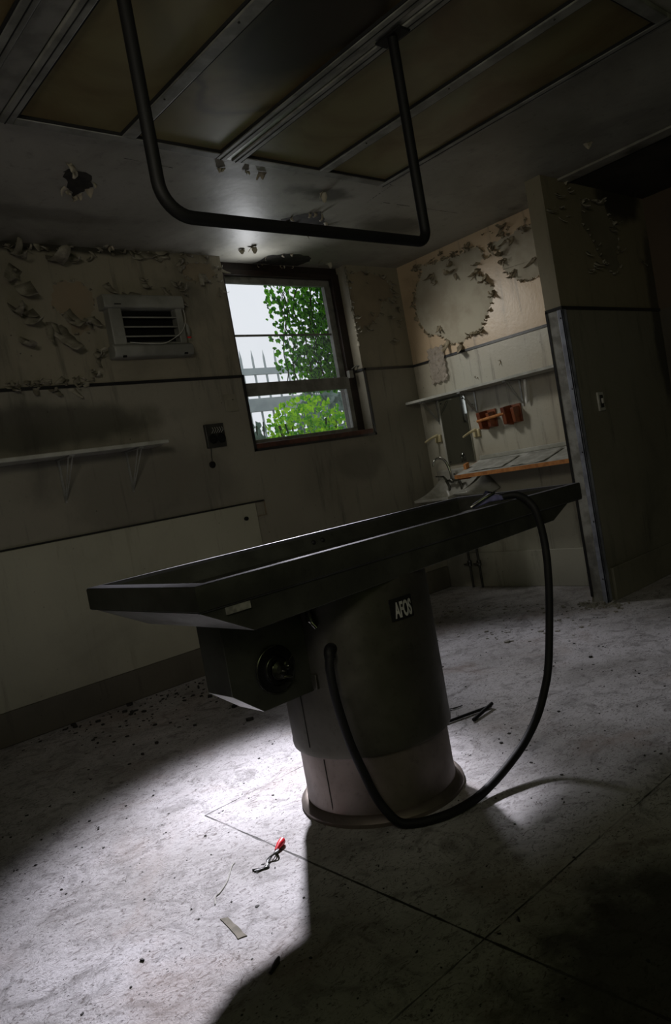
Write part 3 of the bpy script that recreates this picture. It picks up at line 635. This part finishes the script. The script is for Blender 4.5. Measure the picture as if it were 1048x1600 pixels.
def SP(a, b_, z):  # spray head frame: runs from the hose end away over the tray
    d = Vector((-.62, .78, 0)); s = Vector((.78, .62, 0)); p = Vector((2.222, 1.645, 0))+d*a+s*b_; return (p.x, p.y, z)
sh.add([SP(.0, -.012, .872), SP(.0, .012, .872), SP(.05, .028, .885), SP(.05, -.028, .885), SP(.115, .035, .855), SP(.115, -.035, .855),
        SP(.0, -.012, .856), SP(.0, .012, .856), SP(.05, .028, .858), SP(.05, -.028, .858), SP(.115, .035, .842), SP(.115, -.035, .842)],
       [(0, 1, 2, 3), (3, 2, 4, 5), (6, 9, 8, 7), (9, 11, 10, 8), (0, 3, 9, 6), (3, 5, 11, 9), (1, 7, 8, 2), (2, 8, 10, 4), (4, 10, 11, 5), (0, 6, 7, 1)])
hd = obj('spray_head', sh, M_purple, hs, bevel=.004); hd['label'] = 'purple-grey plastic spray head'
obj('trigger', MB().tube([SP(.03, -.02, .887), SP(.07, -.045, .875), SP(.12, -.05, .852)], .005, 8).add([SP(.03, -.01, .888), SP(.06, -.01, .90), SP(.07, .01, .886), SP(.04, .015, .89)], [(0, 1, 2, 3)]), M_chromed, hd)

# ---------------------------------------------------------------- window-wall fittings
ac = thing('wall_air_conditioner', (2.25, 4.0, 1.92), 'grey louvred air conditioner set into the wall left of the window', 'air conditioner')
yf = 3.93
multi('side_panel', [B(2.0, 2.08, yf, 4.0, 1.985, 2.20), B(2.43, 2.475, yf, 4.0, 1.985, 2.20)], M_ac, ac, bevel=.006)
b = MB().prism([(0, 2.195), (-.012, 2.2), (-.012, 2.25), (0, 2.275), (.075, 2.275), (.075, 2.195)], lambda a, b_, d_: (d_, yf+a-.003 if a < .07 else 4.0, b_), 1.975, 2.49)
obj('top_cover', b, M_ac, ac, bevel=.005)
b = MB().prism([(0, 1.99), (-.02, 1.975), (-.02, 1.935), (-.005, 1.915), (.07, 1.915), (.07, 1.99)], lambda a, b_, d_: (d_, yf+a if a < .06 else 4.0, b_), 1.985, 2.50)
bt = obj('bottom_cover', b, M_ac, ac, bevel=.008)
multi('foot', [B(2.03, 2.05, yf-.022, yf-.01, 1.912, 1.922), B(2.43, 2.45, yf-.022, yf-.01, 1.92, 1.93)], M_black, bt)
obj('grille_back', B(2.08, 2.43, 3.985, 4.0, 1.985, 2.2), M_black, ac)
for z in (2.145, 2.09, 2.035, 1.995):
    obj('louver', MB().prism([(3.935, z-.004), (3.975, z+.012), (3.975, z+.016), (3.935, z+.004)], lambda a, b_, d_: (d_, a, b_), 2.08, 2.43), M_ac, ac)
obj('badge', B(2.035, 2.075, yf-.019, yf-.014, 2.213, 2.218), M_black, ac)
obj('power_cord', MB().tube(smooth_path([(2.09, 3.92, 1.998), (2.2, 3.905, 1.985), (2.3, 3.9, 1.985), (2.4, 3.905, 2.03), (2.46, 3.92, 2.08), (2.495, 3.94, 2.16), (2.49, 3.97, 2.28)]), .0025, 8), M_white, ac)
obj('sensor_bulb', MB().tube([(2.487, 3.93, 2.11), (2.49, 3.93, 2.09), (2.492, 3.93, 2.05), (2.492, 3.93, 2.03)], [.003, .011, .012, .003], 10), M_ac, ac)
obj('red_tag', B(2.475, 2.5, 3.922, 3.925, 2.018, 2.026), M_red, ac)

sh1 = thing('wall_shelf', (1.5, 4.0, 1.40), 'long pale wall shelf on wire brackets left of the window', 'shelf')
obj('shelf_board', B(.3, 2.145, 3.79, 4.0, 1.392, 1.414), M_shelf, sh1, bevel=.003)
def bracket(x, p):
    m = MB()
    for dx_ in (-.012, .012):
        m.tube([(x+dx_, 3.82, 1.39), (x+dx_*.2, 3.992, 1.17)], .0035, 8)
    m.box(x-.014, x+.014, 3.80, 3.995, 1.384, 1.392); m.box(x-.006, x+.006, 3.992, 4.0, 1.155, 1.384)
    return obj('bracket', m, M_alu, p)
for x in (.8, 1.578, 1.974): bracket(x, sh1)

so = thing('double_socket', (2.578, 4.0, 1.35), 'dark square double socket outlet under the window corner', 'electrical socket')
plt_ = obj('socket_plate', B(2.512, 2.648, 3.975, 4.0, 1.347, 1.494), M_sock, so, bevel=.004)
for x in (2.553, 2.613):
    obj('socket', MB().lathe([(.028, 0), (.03, .008), (.027, .012), (.024, .004)], lambda a, b_, z, x=x: (x+a, 3.975-z, 1.40+b_), 28), M_black, plt_)
multi('terminal', [MB().tube([(2.55+k*.017, 3.97, 1.435), (2.556+k*.018, 3.955, 1.452), (2.558+k*.017, 3.968, 1.47)], .003, 6) for k in range(5)], M_ac, plt_)
obj('cord', MB().tube([(2.535, 3.985, 1.35), (2.53, 3.99, 1.30), (2.528, 3.99, 1.262)], .003, 8), M_sock, so)
tag(obj('wall_grommet', MB().lathe([(.021, 0), (.0215, .008), (.017, .012)], lambda a, b_, z: (2.528+a, 4.0-z, 1.244+b_), 28), M_black, loc=(2.528, 4.0, 1.244)), 'round black hole cover under the double socket', 'hole cover')
tag(obj('wall_grommet', MB().lathe([(.016, 0), (.0165, .006), (.012, .008)], lambda a, b_, z: (2.687+a, 3.975-z, .873+b_*.8), 28), M_black, loc=(2.687, 3.975, .873)), 'black oval hole cover at the corner of the lower wall board', 'hole cover')
cvr = tag(obj('cover_plate', B(2.70, 2.795, 3.993, 4.0, 1.56, 1.672), M_plate, loc=(2.748, 4.0, 1.56), bevel=.002), 'painted-over square cover plate beside the window left edge', 'cover plate')
obj('screw', MB().lathe([(.004, 0), (.004, .002)], lambda a, b_, z: (2.765+a, 3.993-z, 1.635+b_), 8), M_black, cvr)

# ---------------------------------------------------------------- sink wall fittings
sh2 = thing('wall_shelf', (4.53, 3.2, 1.485), 'pale shelf above the mirror and sink', 'shelf')
obj('shelf_board', B(4.325, 4.53, 2.5, 3.965, 1.476, 1.496), M_shelf, sh2, bevel=.003)
for y in (3.83, 3.455, 3.055):
    m = MB()
    for dy in (-.012, .012): m.tube([(4.36, y+dy, 1.474), (4.522, y+dy*.3, 1.31)], .0035, 8)
    m.box(4.34, 4.526, y-.013, y+.013, 1.468, 1.476); m.box(4.522, 4.53, y-.006, y+.006, 1.29, 1.47)
    obj('bracket', m, M_alu, sh2)
mr_ = thing('wall_mirror', (4.53, 3.67, .97), 'tall narrow mirror on the wall behind the sink', 'mirror')
obj('mirror_glass', B(4.518, 4.526, 3.545, 3.800, .965, 1.466), M_mirror, mr_)
obj('edge_strip', B(4.514, 4.53, 3.800, 3.816, .96, 1.47), M_white, mr_, bevel=.002)
multi('mirror_screw', [MB().lathe([(.005, 0), (.005, .003)], lambda a, b_, s, y=y, z=z: (4.518-s, y+a, z+b_), 10) for (y, z) in ((3.78, 1.44), (3.565, 1.44), (3.78, .985))], M_black, mr_)
tag(obj('highlight_strip', MB().tube([(4.505, 3.015, 1.30), (4.505, 3.01, 1.32), (4.505, 3.0, 1.45), (4.505, 3.0, 1.465)], [.004, .010, .010, .008], 14), mat('glossy_white', (.85, .85, .82), (.75, .75, .72), 5, .08), loc=(4.53, 3.01, 1.3)), 'short glossy white tube modelled as a highlight beside the right-hand shelf bracket', 'tube')  # added white tube stands in for a bright specular highlight
# towel holder
tw = thing('towel_holder', (4.53, 3.3, 1.2), 'brown wooden towel rod holder right of the mirror', 'towel holder')
for (y0, dy) in ((3.345, 0), (3.13, 0)):
    m = MB(); m.box(4.515, 4.53, y0-.055, y0+.055, 1.185, 1.315)
    m.prism([(4.52, 1.315), (4.42, 1.305), (4.44, 1.185), (4.52, 1.175)], lambda a, b_, d_: (a, d_, b_), y0+.02, y0+.05)
    m.prism([(4.52, 1.30), (4.44, 1.29), (4.455, 1.19), (4.52, 1.185)], lambda a, b_, d_: (a, d_, b_), y0-.045, y0-.02)
    obj('holder_bracket', m, M_wood, tw, bevel=.003)
obj('rod', MB().tube([(4.435, 3.40, 1.245), (4.435, 3.16, 1.262)], .011, 14), M_orange, tw)
for (y, z, lab) in ((3.865, 1.18, 'cream plastic bracket left of the mirror'), (3.49, 1.165, 'cream plastic bracket below the brown towel holder')):
    h = thing('shelf_clip', (4.53, y, z), lab, 'bracket', 'cream brackets either side of the mirror')
    obj('clip_plate', B(4.512, 4.53, y-.03, y+.03, z-.03, z+.03), M_cream, h, bevel=.005)
    obj('clip_arm', MB().tube([(4.515, y, z+.028), (4.46, y+.02, z+.012), (4.40, y+.035, z-.012)], [.012, .009, .007], 10), M_cream, h)
# tiny tape with marks
tp = tag(obj('tape_label', B(4.527, 4.53, 3.47, 3.51, 1.33, 1.40), M_paper, loc=(4.53, 3.49, 1.36)), 'small pale tape label with faint dark marks right of the mirror', 'label')
mb = MB()
for (a, b_, c_, d_) in ((3.48, 1.345, 3.5, 1.345), (3.5, 1.345, 3.5, 1.36), (3.48, 1.372, 3.495, 1.388), (3.5, 1.372, 3.482, 1.386), (3.485, 1.36, 3.5, 1.365)): mb.tube([(4.5265, a, b_), (4.5265, c_, d_)], .0012, 5)
obj('ink_mark', mb, M_black, tp)
# plastic bag
mb = MB(); nx, nz = 14, 20
for i in range(nx+1):
    for j in range(nz+1):
        y = 3.665+.16*i/nx+.006*math.sin(j*1.7); z = 1.60+.27*j/nz+.006*math.sin(i*1.3)
        mb.v.append((4.524-.012*random.random()-.008*(1-j/nz), y, z))
mb.f = [(i*(nz+1)+j, (i+1)*(nz+1)+j, (i+1)*(nz+1)+j+1, i*(nz+1)+j+1) for i in range(nx) for j in range(nz)]
tag(obj('plastic_bag', mb, M_film, loc=(4.53, 3.74, 1.87), solid=.0005), 'crumpled clear plastic bag with a brown spot stuck on the wall above the shelf', 'bag')

# sink
sk = thing('wall_sink', (4.53, 3.7, .7), 'wall-hung white ceramic sink with raised curved sides', 'sink')
mb = MB(); nu, nv = 12, 20
def skin(u, v, off=0):
    x = 4.06+(4.525-4.06)*u
    yl = 3.80+.10*u; yr = 3.475+.03*u; zr = .752+.10*u**2.2
    y = yl+(yr-yl)*v; edge = min(v, 1-v)*2; dep = .13*min(1, max(0, (edge-.08)*2.2))**.7*min(1, max(0, u-.06)*5, max(0, .93-u)*5)
    lift = .03*u*(1-min(1, edge*5))
    return (x, y, zr+lift-dep-off)
for off in (0, .018):
    for i in range(nu+1):
        for j in range(nv+1): mb.v.append(skin(i/nu, j/nv, off))
n0 = (nu+1)*(nv+1)
for i in range(nu):
    for j in range(nv):
        q = i*(nv+1)+j; mb.f.append((q, q+1, q+nv+2, q+nv+1)); mb.f.append((q+n0, q+nv+1+n0, q+nv+2+n0, q+1+n0))
for i in range(nu):
    for j in (0, nv): q = i*(nv+1)+j; mb.f.append((q, q+nv+1, q+nv+1+n0, q+n0))
for j in range(nv):
    for i in (0, nu): q = i*(nv+1)+j; mb.f.append((q, q+1, q+1+n0, q+n0))
obj('basin', mb, M_ceramic, sk)
obj('splashback', B(4.505, 4.53, 3.50, 3.93, .80, .93), M_ceramic, sk, bevel=.01)
mb = MB(); vs = []
for i in range(11):
    u = i/10; x = 4.12+.40*u; zt = .765+.105*u**2.0; vs += [(x, 3.475, zt), (x, 3.46-.17*u**.7*.6, zt-.13*u)]
mb.add(vs, [(2*i, 2*i+2, 2*i+3, 2*i+1) for i in range(10)]); obj('side_apron', mb, M_ceramic, sk, solid=.012)
fa = thing('mixer_tap', (4.44, 3.74, .82), 'chrome gooseneck mixer tap on the sink', 'tap')
goo = smooth_path([(4.43, 3.725, .83), (4.43, 3.725, .90), (4.425, 3.735, .96), (4.41, 3.75, 1.01), (4.37, 3.77, 1.03), (4.34, 3.785, 1.015), (4.325, 3.79, .975)], 5)
obj('spout', MB().tube(goo, .0095, 14), M_chrome, fa)
mb = MB().tube([(4.44, 3.66, .845), (4.44, 3.79, .845)], .012, 12); mb.ball((4.43, 3.725, .845), .02)
for y in (3.665, 3.785): mb.tube([(4.44, y, .845), (4.46, y, .80), (4.46, y, .77)], .011, 12)
obj('tap_body', mb, M_chromed, fa)
for y, s_ in ((3.785, 1), (3.665, -1)): obj('tap_lever', MB().tube([(4.44, y, .855), (4.42, y+.01*s_, .885), (4.36, y+.03*s_, .895)], [.010, .008, .006], 10), M_chromed, fa)

# worktop board left loose over the sink edge
bd = thing('loose_worktop', (4.35, 3.0, .88), 'sagging white worktop board with an orange chipboard edge', 'worktop')
def WB(a, b_, h): # a along y 0..1, b from wall(1) to front(0)
    x = 4.17+.345*b_; y = 3.47-.97*a+.03*b_; z = .89+.075*b_+h; return (x, y, z)
mb = MB(); mb.box(0, 1, 0, 1, -.022, 0, WB); obj('board', mb, M_paper, bd)
mb = MB(); mb.box(-.002, 1, -.006, 0, -.026, .001, WB); mb.box(-.008, 0, 0, .9, -.024, -.001, WB); obj('raw_edge', mb, M_orange, bd)
mb = MB(); mb.box(.02, .12, .05, .12, -.04, -.024, WB); obj('batten', mb, M_wood, bd)
obj('back_strip', B(4.505, 4.53, 2.5, 3.49, .965, .995), M_shelf, bd, bevel=.003)
tag(obj('wood_block', MB().box(.0, .025, .35, .48, .001, .04, WB), M_orange, loc=(4.3, 3.45, .92), bevel=.002), 'small orange wood block on the left end of the worktop', 'wood block')
def sheet(a0, b0, da, db, lab, seed):
    random.seed(seed); mb = MB(); k = 8
    for i in range(k+1):
        for j in range(k+1): mb.v.append(WB(a0+da*i/k+.02*db*j/k, b0+db*j/k, .002+random.random()*.008*(1 if i in (0, k) or j in (0, k) else .5)))
    mb.f = [(i*(k+1)+j, (i+1)*(k+1)+j, (i+1)*(k+1)+j+1, i*(k+1)+j+1) for i in range(k) for j in range(k)]
    tag(obj('paper_sheet', mb, M_paper, loc=WB(a0, b0, .002), solid=.0004), lab, 'paper', 'papers on the worktop')
sheet(.1, .1, .3, .7, 'crumpled pale paper on the left half of the worktop', 3)
sheet(.47, .05, .28, .8, 'crumpled pale paper in the middle of the worktop', 5)
# pipes below the sink
for (y, lab) in ((3.74, 'left of the two thin waste pipes below the sink'), (3.65, 'right of the two thin waste pipes below the sink')):
    p_ = thing('sink_pipe', (4.49, y, 0), lab, 'pipe', 'pipes under the sink')
    obj('pipe', MB().tube([(4.49, y, 0), (4.49, y, .2), (4.49, y, .62)], .009, 10), M_sock, p_)
    mb = MB().tube([(4.49, y, .17), (4.49, y, .21)], .017, 10); mb.tube([(4.49, y, .19), (4.45, y, .19)], .008, 8); mb.tube([(4.45, y-.022, .19), (4.45, y+.022, .19)], .006, 8)
    obj('stop_valve', mb, M_chromed, p_)
# partition fittings
cg = tag(obj('corner_guard', MB().box(4.052, 4.0645, 2.366, 2.405, 0, 1.77).box(4.052, 4.095, 2.366, 2.3795, 0, 1.77), mat('blue_grey_metal', (.36, .38, .46), (.20, .21, .25), 9, .42, .3), loc=(4.06, 2.38, 0), bevel=.003), 'tall blue-grey metal corner guard on the partition edge', 'corner guard')
multi('screw', [MB().lathe([(.005, 0), (.004, .002)], lambda a, b_, s, z=z: (4.052-s, 2.385+a, z+b_), 8) for z in (1.72, 1.3, .92, .5, .15)], M_black, cg)
sw = thing('light_switch', (4.335, 2.38, 1.2), 'light switch with a pale surround on the partition', 'light switch')
obj('switch_plate', B(4.30, 4.372, 2.368, 2.38, 1.145, 1.262), M_white, sw, bevel=.004)
obj('surround', B(4.316, 4.356, 2.3655, 2.369, 1.165, 1.243), M_sock, sw, bevel=.002)
obj('toggle', MB().box(4.327, 4.346, 2.354, 2.366, 1.19, 1.222), M_white, sw, bevel=.003)

# ---------------------------------------------------------------- things on the floor
random.seed(21)
t_ = thing('wire_nut', (1.13, 1.84, 0), 'red wire cap with twisted grey wires on the floor', 'wire connector')
obj('cap', MB().tube([(1.183, 1.864, .011), (1.175, 1.86, .012), (1.158, 1.852, .011), (1.135, 1.84, .007)], [.005, .0105, .0095, .005], 12), M_red, t_)
mb = MB()
for k in range(3): mb.tube(smooth_path([(1.14, 1.843, .007), (1.118+.004*k, 1.828-.006*k, .010+.003*k), (1.09, 1.812+.005*k, .006), (1.06+.005*k, 1.80-.004*k, .003), (1.035, 1.80+.01*k, .003)]), .0016+.0006*k, 6)
obj('wire', mb, mat('grey_wire', (.1, .1, .1), (.04, .04, .04), 50, .4), t_)
mb = MB(); q = [(.852, 1.70), (.866, 1.689), (.851, 1.58), (.831, 1.589)]; mb.prism(rough_poly(q, .0015, 6), lambda a, b_, d_: (a, b_, d_), .0002, .002)
tag(obj('card_strip', mb, M_tape, loc=(.85, 1.64, 0)), 'torn brown card strip on the bright floor', 'strip')
tag(obj('white_thread', MB().tube(smooth_path([(1.03, 1.905, .002), (1.01, 1.89, .002), (.962, 1.838, .002), (.92, 1.808, .002), (.90, 1.80, .002), (.88, 1.77, .002)]), .0016, 6), M_white, loc=(.96, 1.84, 0)), 'thin curled white thread on the floor near the red cap', 'thread')
tag(obj('metal_rod', MB().tube([(2.06, 2.045, .008), (2.2, 2.008, .008), (2.344, 1.968, .008)], .0062, 10), M_rubber, loc=(2.2, 2.0, 0)), 'long thin black rod on the floor behind the pedestal', 'rod')
tag(obj('metal_rod', MB().tube([(2.345, 1.962, .0185), (2.19, 1.938, .008)], .0075, 10), M_rubber, loc=(2.27, 1.95, 0)), 'short thick black rod lying against the longer rod', 'rod')
tag(obj('wire_clip', MB().tube([(2.262, 2.118, .004), (2.312, 2.094, .005), (2.274, 2.105, .004), (2.24, 2.125, .010), (2.25, 2.10, .004)], .002, 6), M_debris, loc=(2.27, 2.11, 0)), 'small bent wire clip on the floor beside the rods', 'clip')
tag(obj('wood_splinter', MB().tube([(.80, 1.412, .005), (.83, 1.428, .006), (.845, 1.442, .004)], [.004, .007, .003], 7), M_debris, loc=(.82, 1.42, 0)), 'small dark splinter in the dim front of the floor', 'splinter')
def chips(name, cnt, smin, smax, m, label, region, hgt=.5):
    mb = MB()
    for _ in range(cnt):
        x, y = region()
        if math.hypot(x-PC[0], y-PC[1]) < .285: continue
        s = random.uniform(smin, smax)*random.choice((1, 1, 1, 1.8)); k = random.choice((4, 5, 6)); a0_ = random.uniform(0, 6.28); el = random.uniform(.3, 1)
        r_ = random.uniform(0, 3.14); poly = []
        for i in range(k):
            a = a0_+i*2*PI/k+random.uniform(-.3, .3); px_, py_ = s*math.cos(a)*random.uniform(.7, 1.1), s*el*math.sin(a)*random.uniform(.7, 1.1)
            poly.append((x+px_*math.cos(r_)-py_*math.sin(r_), y+px_*math.sin(r_)+py_*math.cos(r_)))
        mb.prism(poly, lambda a, b_, d_: (a, b_, d_), 0, s*hgt*random.uniform(.4, 1.1))
    o = obj(name, mb, m); tag(o, label, 'debris'); o['kind'] = 'stuff'; return o
def everywhere():
    while True:
        x, y = random.uniform(.2, 4.4), random.uniform(.7, 3.95)
        if y > 2.3 and x > 4.0: continue
        if x*.9 > y*1.9+.9: continue
        return x, y
chips('floor_debris', 1100, .0016, .0042, M_debris, 'fine black grit scattered all over the floor', everywhere)
chips('floor_debris', 90, .004, .008, M_debris, 'larger black crumbs scattered over the floor', everywhere)
chips('plaster_crumbs', 500, .003, .011, M_debrisl, 'pale plaster crumbs and paint flakes along the walls and floor', lambda: (random.uniform(3.2, 4.0), random.gauss(3.93, .06) if random.random() < .5 else random.uniform(2.2, 3.9)), .4)
chips('plaster_crumbs', 160, .004, .014, M_debrisl, 'plaster rubble heaped at the foot of the partition', lambda: (random.gauss(4.02, .05), random.gauss(2.42, .07)), .8)
chips('plaster_crumbs', 260, .003, .012, M_debris, 'dark dirt clods near the wall behind the table', lambda: (random.uniform(1.3, 3.0), 3.95-abs(random.gauss(0, .3))), .6)
